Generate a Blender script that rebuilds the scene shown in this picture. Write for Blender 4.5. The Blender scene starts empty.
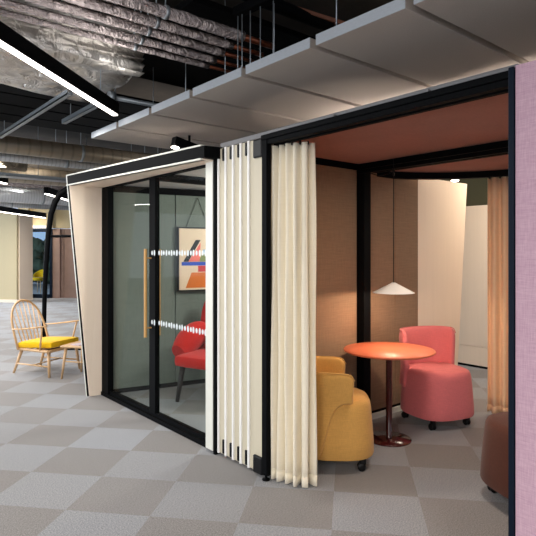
import bpy, bmesh, math, random
from mathutils import Vector, Matrix
R = math.radians
random.seed(7)
sc = bpy.context.scene
COL = sc.collection
PHI = R(39.8); CP, SP = math.cos(PHI), math.sin(PHI)
EYE = 1.463; FPX = 540.0; HZ = 252.0

# ---------------------------------------------------------------- survey helpers
def cw(a, d, z=0.0):
    """a metres to the right, d metres ahead of the viewpoint -> world"""
    return Vector((a*CP + d*SP, -a*SP + d*CP, z))
def at(px, d, z=0.0):
    return cw((px-268)/FPX*d, d, z)
GRID = R(-48.3)      # direction of the carpet tile rows in the world

# ---------------------------------------------------------------- materials
def new_mat(name):
    m = bpy.data.materials.new(name); m.use_nodes = True
    nt = m.node_tree; b = nt.nodes['Principled BSDF']
    return m, nt, b
def N(nt, t, **k):
    n = nt.nodes.new(t)
    for a, v in k.items(): setattr(n, a, v)
    return n
def rgb(c): return tuple(((x/255.0)/12.92 if x/255.0 <= .04045 else ((x/255.0+.055)/1.055)**2.4) for x in c)+(1.0,)
def simple(name, c, rough=.5, metal=0.0, nscale=60, namt=.12, bump=.0, stretch=(1,1,1), spec=.5, coat=0):
    m, nt, b = new_mat(name)
    tc = N(nt, 'ShaderNodeTexCoord'); mp = N(nt, 'ShaderNodeMapping'); mp.inputs['Scale'].default_value = stretch
    nt.links.new(tc.outputs['Object'], mp.inputs['Vector'])
    no = N(nt, 'ShaderNodeTexNoise'); no.inputs['Scale'].default_value = nscale; no.inputs['Detail'].default_value = 4
    nt.links.new(mp.outputs[0], no.inputs['Vector'])
    mx = N(nt, 'ShaderNodeMix', data_type='RGBA')
    base = rgb(c)
    mx.inputs[6].default_value = tuple(v*(1-namt) for v in base[:3])+(1,)
    mx.inputs[7].default_value = tuple(min(1, v*(1+namt)) for v in base[:3])+(1,)
    nt.links.new(no.outputs['Fac'], mx.inputs[0]); nt.links.new(mx.outputs[2], b.inputs['Base Color'])
    b.inputs['Roughness'].default_value = rough; b.inputs['Metallic'].default_value = metal
    b.inputs['Specular IOR Level'].default_value = spec
    if coat: b.inputs['Coat Weight'].default_value = coat
    if bump:
        bp = N(nt, 'ShaderNodeBump'); bp.inputs['Strength'].default_value = bump; bp.inputs['Distance'].default_value = .004
        nt.links.new(no.outputs['Fac'], bp.inputs['Height']); nt.links.new(bp.outputs[0], b.inputs['Normal'])
    return m
def weave(name, c, c2=None, scale=260, rough=.95, bump=.25, amt=.14):
    """woven fabric: crossed stretched noises"""
    m, nt, b = new_mat(name)
    tc = N(nt, 'ShaderNodeTexCoord'); fac = []
    for st in ((.07, .07, 1), (1, 1, .07)):
        mp = N(nt, 'ShaderNodeMapping'); mp.inputs['Scale'].default_value = st
        no = N(nt, 'ShaderNodeTexNoise'); no.inputs['Scale'].default_value = scale; no.inputs['Detail'].default_value = 3
        nt.links.new(tc.outputs['Object'], mp.inputs['Vector']); nt.links.new(mp.outputs[0], no.inputs['Vector']); fac.append(no)
    ad = N(nt, 'ShaderNodeMath', operation='ADD'); nt.links.new(fac[0].outputs['Fac'], ad.inputs[0]); nt.links.new(fac[1].outputs['Fac'], ad.inputs[1])
    mr = N(nt, 'ShaderNodeMapRange'); mr.inputs['From Min'].default_value = .7; mr.inputs['From Max'].default_value = 1.3
    nt.links.new(ad.outputs[0], mr.inputs['Value'])
    mx = N(nt, 'ShaderNodeMix', data_type='RGBA'); base = rgb(c)
    mx.inputs[6].default_value = tuple(v*(1-amt) for v in base[:3])+(1,)
    mx.inputs[7].default_value = rgb(c2) if c2 else tuple(min(1, v*(1+amt)) for v in base[:3])+(1,)
    nt.links.new(mr.outputs[0], mx.inputs[0]); nt.links.new(mx.outputs[2], b.inputs['Base Color'])
    b.inputs['Roughness'].default_value = rough; b.inputs['Specular IOR Level'].default_value = .25
    b.inputs['Sheen Weight'].default_value = .15
    bp = N(nt, 'ShaderNodeBump'); bp.inputs['Strength'].default_value = bump; bp.inputs['Distance'].default_value = .002
    nt.links.new(ad.outputs[0], bp.inputs['Height']); nt.links.new(bp.outputs[0], b.inputs['Normal'])
    return m
def foil(name, c, scale=9, bump=.9, rough=.3):
    m, nt, b = new_mat(name)
    tc = N(nt, 'ShaderNodeTexCoord')
    v = N(nt, 'ShaderNodeTexNoise'); v.inputs['Scale'].default_value = scale; v.inputs['Detail'].default_value = 8; v.inputs['Distortion'].default_value = 1.6
    w = N(nt, 'ShaderNodeTexVoronoi', feature='DISTANCE_TO_EDGE'); w.inputs['Scale'].default_value = scale*.8
    ad = N(nt, 'ShaderNodeMath', operation='ADD')
    nt.links.new(tc.outputs['Object'], v.inputs['Vector'])
    mv = N(nt, 'ShaderNodeMix', data_type='RGBA'); mv.inputs[0].default_value = .25
    nt.links.new(tc.outputs['Object'], mv.inputs[6]); nt.links.new(v.outputs['Color'], mv.inputs[7]); nt.links.new(mv.outputs[2], w.inputs['Vector'])
    nt.links.new(v.outputs['Fac'], ad.inputs[0]); nt.links.new(w.outputs['Distance'], ad.inputs[1])
    bp = N(nt, 'ShaderNodeBump'); bp.inputs['Strength'].default_value = bump; bp.inputs['Distance'].default_value = .05
    nt.links.new(ad.outputs[0], bp.inputs['Height']); nt.links.new(bp.outputs[0], b.inputs['Normal'])
    cr = N(nt, 'ShaderNodeValToRGB'); base = rgb(c)
    cr.color_ramp.elements[0].position = .3; cr.color_ramp.elements[1].position = .7
    cr.color_ramp.elements[0].color = tuple(x*.66 for x in base[:3])+(1,); cr.color_ramp.elements[1].color = base
    nt.links.new(v.outputs['Fac'], cr.inputs[0]); nt.links.new(cr.outputs[0], b.inputs['Base Color'])
    b.inputs['Metallic'].default_value = .65; b.inputs['Roughness'].default_value = rough
    return m
def spiral(name, c, axis=0, pitch=.12):
    m, nt, b = new_mat(name)
    tc = N(nt, 'ShaderNodeTexCoord'); w = N(nt, 'ShaderNodeTexWave', wave_type='BANDS', bands_direction='XYZ'[axis])
    w.inputs['Scale'].default_value = .314/pitch*2; w.inputs['Distortion'].default_value = .3; w.inputs['Detail'].default_value = 2
    nt.links.new(tc.outputs['Object'], w.inputs['Vector'])
    bp = N(nt, 'ShaderNodeBump'); bp.inputs['Strength'].default_value = .2; bp.inputs['Distance'].default_value = .01
    nt.links.new(w.outputs['Fac'], bp.inputs['Height']); nt.links.new(bp.outputs[0], b.inputs['Normal'])
    cr = N(nt, 'ShaderNodeValToRGB'); base = rgb(c)
    cr.color_ramp.elements[0].color = tuple(x*.75 for x in base[:3])+(1,); cr.color_ramp.elements[1].color = base
    cr.color_ramp.elements[1].position = .2
    nt.links.new(w.outputs['Fac'], cr.inputs[0]); nt.links.new(cr.outputs[0], b.inputs['Base Color'])
    b.inputs['Metallic'].default_value = .4; b.inputs['Roughness'].default_value = .35
    return m
def emit(name, c, s):
    m, nt, b = new_mat(name)
    b.inputs['Base Color'].default_value = (.9,.9,.9,1); b.inputs['Emission Color'].default_value = rgb(c); b.inputs['Emission Strength'].default_value = s
    return m
def glass(name, tint=(1,1,1), refl=.9):
    m, nt, b = new_mat(name); nt.nodes.remove(b)
    out = nt.nodes['Material Output']
    tr = N(nt, 'ShaderNodeBsdfTransparent'); tr.inputs[0].default_value = tuple(tint)+(1,)
    gl = N(nt, 'ShaderNodeBsdfGlossy'); gl.inputs['Roughness'].default_value = .02; gl.inputs[0].default_value = (refl,)*3+(1,)
    lw = N(nt, 'ShaderNodeLayerWeight'); lw.inputs['Blend'].default_value = .5
    pw = N(nt, 'ShaderNodeMath', operation='POWER'); pw.inputs[1].default_value = 4; nt.links.new(lw.outputs['Facing'], pw.inputs[0])
    fr = N(nt, 'ShaderNodeMath', operation='MULTIPLY_ADD'); fr.inputs[1].default_value = .1; fr.inputs[2].default_value = .012; nt.links.new(pw.outputs[0], fr.inputs[0])
    mx = N(nt, 'ShaderNodeMixShader')
    nt.links.new(fr.outputs[0], mx.inputs[0]); nt.links.new(tr.outputs[0], mx.inputs[1]); nt.links.new(gl.outputs[0], mx.inputs[2])
    nt.links.new(mx.outputs[0], out.inputs['Surface'])
    return m
def wood(name, c, amt=.12, axis='Z', rough=.5, scale=30):
    st = {'Z': (1,1,.05), 'X': (.05,1,1), 'Y': (1,.05,1)}[axis]
    return simple(name, c, rough, nscale=scale, namt=amt, stretch=st, bump=.05)

def carpet():
    m, nt, b = new_mat('carpet tiles')
    tc = N(nt, 'ShaderNodeTexCoord'); o = (1.411, 2.716)
    sub = N(nt, 'ShaderNodeVectorMath', operation='SUBTRACT'); sub.inputs[1].default_value = (o[0], o[1], 0)
    nt.links.new(tc.outputs['Object'], sub.inputs[0])
    rot = N(nt, 'ShaderNodeVectorRotate', rotation_type='Z_AXIS'); rot.inputs['Angle'].default_value = -GRID
    nt.links.new(sub.outputs[0], rot.inputs['Vector'])
    dv = N(nt, 'ShaderNodeVectorMath', operation='DIVIDE'); dv.inputs[1].default_value = (.5, .4615, 1)
    nt.links.new(rot.outputs[0], dv.inputs[0])
    fl = N(nt, 'ShaderNodeVectorMath', operation='FLOOR'); nt.links.new(dv.outputs[0], fl.inputs[0])
    sep = N(nt, 'ShaderNodeSeparateXYZ'); nt.links.new(fl.outputs[0], sep.inputs[0])
    ad = N(nt, 'ShaderNodeMath', operation='ADD'); nt.links.new(sep.outputs[0], ad.inputs[0]); nt.links.new(sep.outputs[1], ad.inputs[1])
    md = N(nt, 'ShaderNodeMath', operation='FLOORED_MODULO'); md.inputs[1].default_value = 2; nt.links.new(ad.outputs[0], md.inputs[0])
    cb = N(nt, 'ShaderNodeCombineXYZ'); nt.links.new(sep.outputs[0], cb.inputs[0]); nt.links.new(sep.outputs[1], cb.inputs[1])
    wn = N(nt, 'ShaderNodeTexWhiteNoise'); nt.links.new(cb.outputs[0], wn.inputs['Vector'])
    fac = N(nt, 'ShaderNodeMath', operation='MULTIPLY_ADD'); fac.inputs[1].default_value = .3
    nt.links.new(wn.outputs['Value'], fac.inputs[0])
    m7 = N(nt, 'ShaderNodeMath', operation='MULTIPLY'); m7.inputs[1].default_value = .7; nt.links.new(md.outputs[0], m7.inputs[0]); nt.links.new(m7.outputs[0], fac.inputs[2])
    mx = N(nt, 'ShaderNodeMix', data_type='RGBA'); mx.inputs[6].default_value = rgb((148,151,158)); mx.inputs[7].default_value = rgb((128,124,122))
    nt.links.new(fac.outputs[0], mx.inputs[0])
    # loop pile speckle + slow mottling
    n1 = N(nt, 'ShaderNodeTexNoise'); n1.inputs['Scale'].default_value = 125; n1.inputs['Detail'].default_value = 3; n1.inputs['Roughness'].default_value = .7
    nt.links.new(tc.outputs['Object'], n1.inputs['Vector'])
    mr = N(nt, 'ShaderNodeMapRange'); mr.inputs['From Min'].default_value = .3; mr.inputs['From Max'].default_value = .7; mr.inputs['To Min'].default_value = .4; mr.inputs['To Max'].default_value = 1.5
    nt.links.new(n1.outputs['Fac'], mr.inputs['Value'])
    ml = N(nt, 'ShaderNodeMix', data_type='RGBA', blend_type='MULTIPLY'); ml.inputs[0].default_value = 1
    nt.links.new(mx.outputs[2], ml.inputs[6]); nt.links.new(mr.outputs[0], ml.inputs[7])
    n2 = N(nt, 'ShaderNodeTexNoise'); n2.inputs['Scale'].default_value = .8
    nt.links.new(tc.outputs['Object'], n2.inputs['Vector'])
    mx2 = N(nt, 'ShaderNodeMix', data_type='RGBA', blend_type='MULTIPLY'); mx2.inputs[0].default_value = 1
    mx3 = N(nt, 'ShaderNodeMix', data_type='RGBA'); mx3.inputs[6].default_value = (1.0,.95,.88,1); mx3.inputs[7].default_value = (.96,.99,1.05,1)
    nt.links.new(n2.outputs['Fac'], mx3.inputs[0]); nt.links.new(ml.outputs[2], mx2.inputs[6]); nt.links.new(mx3.outputs[2], mx2.inputs[7])
    nt.links.new(mx2.outputs[2], b.inputs['Base Color'])
    b.inputs['Roughness'].default_value = .9; b.inputs['Specular IOR Level'].default_value = .3
    b.inputs['Sheen Weight'].default_value = .3
    bp = N(nt, 'ShaderNodeBump'); bp.inputs['Strength'].default_value = .5; bp.inputs['Distance'].default_value = .006
    nt.links.new(n1.outputs['Fac'], bp.inputs['Height']); nt.links.new(bp.outputs[0], b.inputs['Normal'])
    return m

M = dict(
 carpet=carpet(),
 slab=simple('raw concrete soffit', (66,58,50), .9, nscale=3, namt=.5, bump=.4),
 black=simple('black powder coat', (8,9,11), .65, nscale=40, namt=.1, spec=.06),
 navy=simple('dark navy powder coat', (6,20,36), .5, nscale=40, namt=.1, spec=.15),
 raft=simple('black acoustic board', (9,10,12), .85, nscale=6, namt=.3, spec=.12),
 felt=simple('grey felt baffle', (176,168,160), .95, nscale=160, namt=.16, bump=.2),
 feltedge=simple('cool lit felt edge', (176,182,188), .9, nscale=160, namt=.12, stretch=(.3,.3,1)),  # edge bluer than the felt: cool window light put into its colour
 maple=wood('pale maple veneer', (244,226,206), .04, 'Z'),
 mapleY=wood('pale maple veneer lying', (244,226,206), .04, 'Y'),
 edge=simple('white edge banding', (232,232,222), .5, nscale=30, namt=.03),
 leaf=simple('folding leaf laminate', (212,203,180), .6, nscale=20, namt=.015),
 leafedge=simple('folding leaf white edge', (250,250,248), .5, nscale=20, namt=.005),
 brass=simple('brushed brass', (178,140,84), .35, .8, nscale=60, namt=.1, stretch=(1,1,.1)),
 oak=wood('honey oak', (204,156,92), .12, 'Z'),
 ash=wood('natural ash', (214,176,132), .12, 'Z', rough=.45),
 cream=weave('cream wool curtain', (246,236,214), scale=160, amt=.03, bump=.1),
 peach=weave('peach curtain', (244,206,166), scale=160, amt=.04, bump=.1),
 brownfab=weave('brown fabric wall', (138,110,86), scale=120, amt=.12),
 terra=weave('terracotta felt ceiling', (160,102,84), scale=60, amt=.1),
 greyfab=weave('sage grey fabric wall', (112,120,112), scale=110, amt=.1),
 pinkfab=weave('pink woven panel', (196,158,176), (208,174,188), scale=260, amt=.12),
 gold=weave('mustard wool', (206,156,84), scale=300, amt=.1),
 pink=weave('coral pink wool', (214,114,116), scale=300, amt=.08),
 choc=weave('chocolate brown wool', (84,44,30), scale=300, amt=.12),
 red=weave('scarlet wool', (198,30,20), scale=300, amt=.12),
 yellow=weave('bright yellow wool', (238,190,8), scale=250, amt=.08),
 orange=simple('orange lacquer', (214,112,78), .45, nscale=30, namt=.04),
 oxblood=simple('oxblood lacquer', (66,20,20), .25, nscale=40, namt=.08, coat=.5),
 darkleg=wood('black stained wood', (40,32,30), .2, 'Z'),
 white=simple('white enamel', (246,242,236), .45, nscale=20, namt=.02),
 plastic=simple('black plastic', (13,13,15), .45, nscale=60, namt=.1, spec=.25),
 steel=simple('galvanised steel', (156,164,170), .4, .6, nscale=30, namt=.15),
 dullsteel=simple('dull steel', (120,120,122), .6, .2, nscale=30, namt=.1),
 copper=simple('bare copper', (150,86,62), .35, .8, nscale=20, namt=.2),
 foil=foil('crinkled foil lagging', (250,244,236), 5),
 foilpipe=foil('foil wrapped pipe lagging', (226,212,210), 12, .9, .22),
 foilwarm=foil('stained foil lagging', (200,186,164), 7),
 duct=spiral('spiral duct steel', (206,210,214)),
 ductold=spiral('dull spiral duct steel', (150,140,124), pitch=.3),
 beige=simple('beige plaster wall', (196,182,148), .9, nscale=30, namt=.03),
 olive=simple('olive plaster wall', (108,102,72), .9, nscale=30, namt=.05),
 mauve=simple('mauve brown panel', (136,110,98), .6, nscale=5, namt=.2),
 offwhite=simple('off white metal ceiling', (196,190,186), .7, nscale=30, namt=.04),
 glass=glass('clear glass', (.93,.96,.95)),
 farglass=glass('reflecting far glass', (.75,.84,.92)),
 dots=simple('frosted manifestation dots', (225,232,236), .7, nscale=40, namt=.05),
 led=emit('linear led diffuser', (255,246,236), 9),
 lampglow=emit('lit bulb', (255,206,150), 14),
 spotglow=emit('lit spotlight lens', (255,240,225), 22),
 leaves=simple('garden foliage', (104,122,100), .9, nscale=3, namt=.6),
 sky=emit('bright overcast outdoors', (168,196,226), .8),
 canvas=simple('cream canvas', (232,208,180), .8, nscale=200, namt=.04),
 pblack=simple('artwork black paint', (24,22,24), .7), psalmon=simple('artwork salmon paint', (236,116,104), .7),
 psage=simple('artwork sage green paint', (128,140,84), .7), pblue=simple('artwork blue paint', (36,78,190), .7),
 pcrim=simple('artwork crimson paint', (200,48,48), .7), porange=simple('artwork orange paint', (214,112,38), .7),
 pred=simple('artwork vermilion paint', (232,66,34), .7), ppale=simple('artwork pale blue paint', (160,190,220), .7),
 mag=simple('magazine paper', (214,196,206), .5, nscale=12, namt=.2),
)

# ---------------------------------------------------------------- mesh builder
class MB:
    def __init__(s): s.bm = bmesh.new()
    def _add(s, verts, faces, mi=0):
        vs = [s.bm.verts.new(v) for v in verts]; out = []
        for f in faces:
            try:
                fc = s.bm.faces.new([vs[i] for i in f]); fc.material_index = mi; out.append(fc)
            except ValueError: pass
        return out
    def box(s, c, d, rz=0, bev=0, mi=0, M4=None):
        t = bmesh.new(); bmesh.ops.create_cube(t, size=1)
        for v in t.verts: v.co = Vector((v.co.x*d[0], v.co.y*d[1], v.co.z*d[2]))
        if bev: bmesh.ops.bevel(t, geom=t.edges[:], offset=bev, segments=2, affect='EDGES', profile=.5)
        mt = Matrix.Translation(Vector(c)) @ (M4 if M4 else Matrix.Rotation(rz, 4, 'Z'))
        t.transform(mt); s._merge(t, mi); return s
    def _merge(s, t, mi=0, smooth=False):
        mp = {v: s.bm.verts.new(v.co) for v in t.verts}
        for f in t.faces:
            try:
                n = s.bm.faces.new([mp[v] for v in f.verts]); n.material_index = mi; n.smooth = smooth or f.smooth
            except ValueError: pass
        t.free()
    def span(s, a, b, bev=0, mi=0):
        """box from min corner a to max corner b"""
        return s.box([(p+q)/2 for p, q in zip(a, b)], [abs(q-p) for p, q in zip(a, b)], 0, bev, mi)
    def hexa(s, p, mi=0):
        """8 points: bottom quad ccw then top quad ccw"""
        s._add(p, [(3,2,1,0),(4,5,6,7),(0,1,5,4),(1,2,6,5),(2,3,7,6),(3,0,4,7)], mi); return s
    def prism(s, poly, z0, z1, mi=0):
        n = len(poly)
        s._add([(x,y,z0) for x,y in poly]+[(x,y,z1) for x,y in poly],
               [tuple(range(n))[::-1], tuple(range(n,2*n))]+[(i,(i+1)%n,n+(i+1)%n,n+i) for i in range(n)], mi); return s
    def plate(s, poly3, nrm, th, mi=0):
        """3D polygon thickened along nrm"""
        n = len(poly3); o = Vector(nrm).normalized()*th; P = [Vector(p) for p in poly3]
        s._add([p for p in P]+[p+o for p in P], [tuple(range(n))[::-1], tuple(range(n,2*n))]+[(i,(i+1)%n,n+(i+1)%n,n+i) for i in range(n)], mi); return s
    def tube(s, pts, r, seg=12, mi=0, cap=True, sx=1.0, closed=False):
        pts = [Vector(p) for p in pts]; n = len(pts); rs = r if isinstance(r, (list, tuple)) else [r]*n
        rings = []; up = None
        for i, p in enumerate(pts):
            if closed: t = (pts[(i+1) % n]-pts[i-1]).normalized()
            elif i == 0: t = (pts[1]-pts[0]).normalized()
            elif i == n-1: t = (pts[-1]-pts[-2]).normalized()
            else: t = ((pts[i+1]-pts[i]).normalized()+(pts[i]-pts[i-1]).normalized()).normalized()
            if up is None:
                up = Vector((0,0,1)) if abs(t.z) < .9 else Vector((1,0,0))
            u = (up - t*up.dot(t)).normalized(); w = t.cross(u); up = u
            rings.append([s.bm.verts.new(p+(u*math.cos(2*math.pi*k/seg)*sx+w*math.sin(2*math.pi*k/seg))*rs[i]) for k in range(seg)])
        for i in range(n if closed else n-1):
            a, b = rings[i], rings[(i+1) % n]
            for k in range(seg):
                f = s.bm.faces.new((a[k], a[(k+1)%seg], b[(k+1)%seg], b[k])); f.smooth = True; f.material_index = mi
        if cap and not closed:
            f = s.bm.faces.new(rings[0][::-1]); f.material_index = mi
            f = s.bm.faces.new(rings[-1]); f.material_index = mi
        return s
    def lathe(s, prof, c=(0,0,0), seg=40, mi=0, M4=None):
        """prof list of (r,z)"""
        rings = []; c = Vector(c)
        for r, z in prof:
            ring = []
            for k in range(seg):
                a = 2*math.pi*k/seg; v = Vector((r*math.cos(a), r*math.sin(a), z))
                if M4: v = M4 @ v
                ring.append(s.bm.verts.new(v+c))
            rings.append(ring)
        for a, b in zip(rings, rings[1:]):
            for k in range(seg):
                f = s.bm.faces.new((a[k], a[(k+1)%seg], b[(k+1)%seg], b[k])); f.smooth = True; f.material_index = mi
        if prof[0][0] > 1e-4: s.bm.faces.new(rings[0][::-1]).material_index = mi
        if prof[-1][0] > 1e-4: s.bm.faces.new(rings[-1]).material_index = mi
        return s
    def grid(s, fn, nu, nv, mi=0, closeu=False):
        g = [[s.bm.verts.new(fn(i/nu, j/nv)) for j in range(nv+1)] for i in range(nu if closeu else nu+1)]
        L = len(g)
        for i in range(nu):
            for j in range(nv):
                f = s.bm.faces.new((g[i][j], g[(i+1)%L][j], g[(i+1)%L][j+1], g[i][j+1])); f.smooth = True; f.material_index = mi
        return g
    def build(s, name, mats, parent=None, smooth=None, origin=None):
        bmesh.ops.remove_doubles(s.bm, verts=s.bm.verts[:], dist=1e-5)
        bmesh.ops.recalc_face_normals(s.bm, faces=s.bm.faces[:])
        me = bpy.data.meshes.new(name)
        if smooth:
            for f in s.bm.faces: f.smooth = True
        s.bm.to_mesh(me); s.bm.free()
        for mm in (mats if isinstance(mats, (list, tuple)) else [mats]): me.materials.append(mm)
        o = bpy.data.objects.new(name, me); COL.objects.link(o)
        if smooth: 
            me.set_sharp_from_angle(angle=R(45))
        if parent: o.parent = parent
        return o
def struct(o): o['kind'] = 'structure'; return o
def tag(o, label, cat, group=None):
    o['label'] = label; o['category'] = cat
    if group: o['group'] = group
    return o
def thing(name, label, cat, loc=(0,0,0), rz=0, group=None):
    o = bpy.data.objects.new(name, None); COL.objects.link(o); o.location = loc; o.rotation_euler = (0,0,rz); o.empty_display_size = .1
    return tag(o, label, cat, group)
def subd(o, n=1):
    m = o.modifiers.new('smooth', 'SUBSURF'); m.levels = n; m.render_levels = n; return o

# ================================================================ SETTING
b = MB(); b.box((6, 6, -.05), (44, 44, .1)); struct(b.build('floor', M['carpet']))
b = MB(); b.box((6, 6, 3.75), (44, 44, .1)); struct(b.build('ceiling', M['slab']))

# --- far beige wall, door and mauve glazing at the end of the office (camera-frame survey, grid aligned)
def gbox(mb, a0, a1, d, th, z0, z1, bev=0, mi=0):
    """box facing the viewer along the office grid, lateral a0..a1 at depth d"""
    c = cw((a0+a1)/2, d+th/2, (z0+z1)/2)
    mb.box(c, (a1-a0, th, z1-z0), -PHI-R(8.5)+R(8.5)*0, bev, mi)
def rr(px, d): return (px-268)/FPX*d
b = MB(); gbox(b, rr(-40,15.8), rr(20.5,15.8), 15.8, .6, .08, 2.63); struct(b.build('wall_far_left', M['beige']))
b = MB(); gbox(b, rr(-40,15.8), rr(20.5,15.8), 15.77, .05, 0, .08); struct(b.build('baseboard_far_left', M['maple']))
b = MB(); gbox(b, rr(20.5,15.8), rr(22,15.8), 15.76, .66, 0, 2.65); struct(b.build('trim_far_corner', M['maple']))
d = 17.2
b = MB()
gbox(b, rr(18,d), rr(29,d), d, .15, 0, 3.0)
gbox(b, rr(29,d), rr(53,d), d, .15, 2.22, 3.0)
gbox(b, rr(53,d), rr(84,d), d, .15, 2.22, 3.0)
struct(b.build('wall_far_back', M['beige']))
b = MB(); gbox(b, rr(25.5,d), rr(28,d), d-.12, .12, 0, 2.3); gbox(b, rr(28,d), rr(54,d), d-.12, .12, 2.22, 2.3)
struct(b.build('trim_far_door', M['maple']))
b = MB(); gbox(b, rr(53,d), rr(61,d), d-.05, .15, 0, 2.2); gbox(b, rr(64,d), rr(84,d), d-.03, .15, 0, 2.2); gbox(b, rr(61,d), rr(64,d), d, .1, 0, 2.2)
struct(b.build('wall_far_mauve', M['mauve']))
door = bpy.data.objects.new('door_2', None); COL.objects.link(door); door['kind'] = 'structure'; door.location = at(40, d)
def childify(o, p):
    o.parent = p; o.matrix_parent_inverse = Matrix.Translation(-Vector(p.location)) if not any(p.rotation_euler) else p.matrix_basis.inverted(); return o
b = MB()
for x0, x1, z0, z1 in ((28.5,32,0,2.2),(50.5,53,0,2.2),(32,50.5,2.1,2.2),(32,50.5,0,.12)):
    gbox(b, rr(x0,d), rr(x1,d), d-.06, .1, z0, z1)
childify(b.build('door_frame', M['navy']), door)
b = MB(); gbox(b, rr(32,d), rr(50.5,d), d-.02, .012, .12, 2.1); childify(b.build('door_glass', M['farglass']), door)
b = MB(); gbox(b, rr(31.5,d), rr(33,d), d-.14, .05, .75, 1.4); childify(b.build('door_handle', M['ash']), door)
# garden seen through the far door
b = MB(); gbox(b, rr(-60,26), rr(150,26), 26, .1, 1.9, 6); o = b.build('sky_backdrop', M['sky']); struct(o)
b = MB()
for i in range(150):
    c = at(10+(i%50)*1.7, 23+random.random()*2, random.uniform(.2,1.9)); r_ = random.uniform(.15,.35); b.lathe([(.01,-r_),(r_*.8,-r_*.6),(r_,0),(r_*.7,r_*.7),(.01,r_)], c, 7)
o = b.build('hedge', M['leaves'], smooth=True); tag(o, 'green hedge outdoors seen through the far glass door', 'hedge')

# --- back of the right hand booth: corridor wall beyond
b = MB(); b.span((6.4,-1.5,.27),(6.46,6.3,2.05)); b.span((6.4,-1.5,.03),(6.46,6.3,.262)); b.span((6.42,-1.5,.262),(6.46,6.3,.27)); struct(b.build('wall_corridor', M['maple']))
b = MB(); b.span((6.41,-1.5,0),(6.47,6.3,.03)); struct(b.build('baseboard_corridor', M['black']))
b = MB(); b.span((7.2,-3,0),(7.3,9,3.7)); struct(b.build('wall_rear_olive', M['olive']))

yc = thing('shell_chair', 'yellow shell chair seen through the far glass door', 'chair', at(39, 19.2), PHI)
b = MB(); b.lathe([(.0001,.44),(.2,.45),(.25,.50),(.26,.56)], (0,0,0), 20); b.build('seat', M['yellow'], yc)
b = MB(); b.grid(lambda u, v: Vector((.26*math.cos(R(-75+150*u))*(1+.1*v), .26*math.sin(R(-75+150*u))*(1+.1*v), .5+.34*v*math.sin(math.pi*(.15+.7*u)))), 14, 5)
o = b.build('backrest', M['yellow'], yc); o.modifiers.new('t', 'SOLIDIFY').thickness = .02
for x, y in ((.15,.15),(.15,-.15),(-.15,.15),(-.15,-.15)):
    b = MB(); b.tube([(x,y,.45),(x*1.3,y*1.3,0)], .012, 8); b.build('leg', M['ash'], yc)
# ================================================================ RIGHT BOOTH
WY = 3.05
b = MB()
for x0, x1 in ((2.62,3.525),(3.615,4.05),(4.056,4.41)):
    b.span((x0,WY,.07),(x1,WY+.09,2.16), bev=.003)
struct(b.build('wall_booth_left', M['brownfab']))
b = MB(); b.span((2.62,WY-.012,0),(4.41,WY+.08,.045)); struct(b.build('baseboard_booth', M['edge']))
b = MB(); b.span((2.62,WY+.01,.045),(4.41,WY+.08,.07)); b.span((2.62,WY-.01,2.16),(3.6,WY+.09,2.215)); struct(b.build('trim_booth_wall', M['black']))
# flared maple end panel of the partition on the far side
b = MB(); b.hexa([(4.41,WY,0),(5.08,WY,0),(5.08,WY+.06,0),(4.41,WY+.06,0),(4.41,WY,2.185),(5.29,WY,2.185),(5.29,WY+.06,2.185),(4.41,WY+.06,2.185)])
struct(b.build('wall_partition_end', M['maple']))
# posts and beams of the booth frame
fr = thing('booth_frame', 'dark steel frame with posts, beams and curved curtain track of right hand booth', 'frame', (2.2,2.65,0))
def part(mb, name, mat, p, **k): return childify(mb.build(name, mat, **k), p)
b = MB(); b.span((2.195,2.648,.03),(2.235,2.700,2.216), bev=.005); b.lathe([(.026,0),(.026,.006),(.008,.01),(.008,.03)], (2.21,2.672,0), 16); part(b, 'post', M['black'], fr)
b = MB(); b.span((3.525,WY-.08,0),(3.615,WY+.0,2.2), bev=.004); part(b, 'post', M['black'], fr)
b = MB(); b.span((2.18,1.05,0),(2.26,1.075,2.222), bev=.004); part(b, 'post', M['navy'], fr)
b = MB(); b.span((2.20,1.06,2.152),(2.24,2.66,2.182), bev=.002); b.span((2.188,1.06,2.182),(2.24,2.70,2.213), bev=.003); part(b, 'beam', M['black'], fr)
b = MB(); b.span((2.262,1.06,2.150),(2.292,2.66,2.166), bev=.002); part(b, 'curtain_rail', M['black'], fr)
b = MB(); b.span((3.53,.9,2.165),(3.60,WY,2.21), bev=.003); b.span((3.50,.9,2.125),(3.54,WY-.02,2.155), bev=.003); b.span((3.62,.9,2.135),(3.66,WY-.1,2.165), bev=.003); part(b, 'beam', M['black'], fr)
b = MB(); b.span((2.236,1.06,2.2135),(2.256,3.22,2.247)); part(b, 'roof_edge', M['dullsteel'], fr)
# curved track of the bay
cxb, cyb, rb = 3.60, 2.02, 1.08
def arc(r, t0, t1, n, z): return [Vector((cxb+.02+r*math.cos(t), cyb+r*math.sin(t), z)) for t in [t0+(t1-t0)*i/n for i in range(n+1)]]
b = MB()
A = arc(rb+.035, R(90), R(-90), 40, 2.13); B = arc(rb-.035, R(90), R(-90), 40, 2.13)
for i in range(40):
    q = [A[i], A[i+1], B[i+1], B[i]]; b.hexa(q+[v+Vector((0,0,.055)) for v in q])
part(b, 'curved_track', M['black'], fr)
# silver strips on top of the front beam, one per baffle bay
for k in range(4):
    y1 = 2.62-.6*k; y0 = max(y1-.56, 1.07)
    if y0 < y1-.05:
        b = MB(); b.span((2.190,y0,2.2135),(2.22,y1,2.226), bev=.002); part(b, 'silver_strip', M['dullsteel'], fr)
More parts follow.
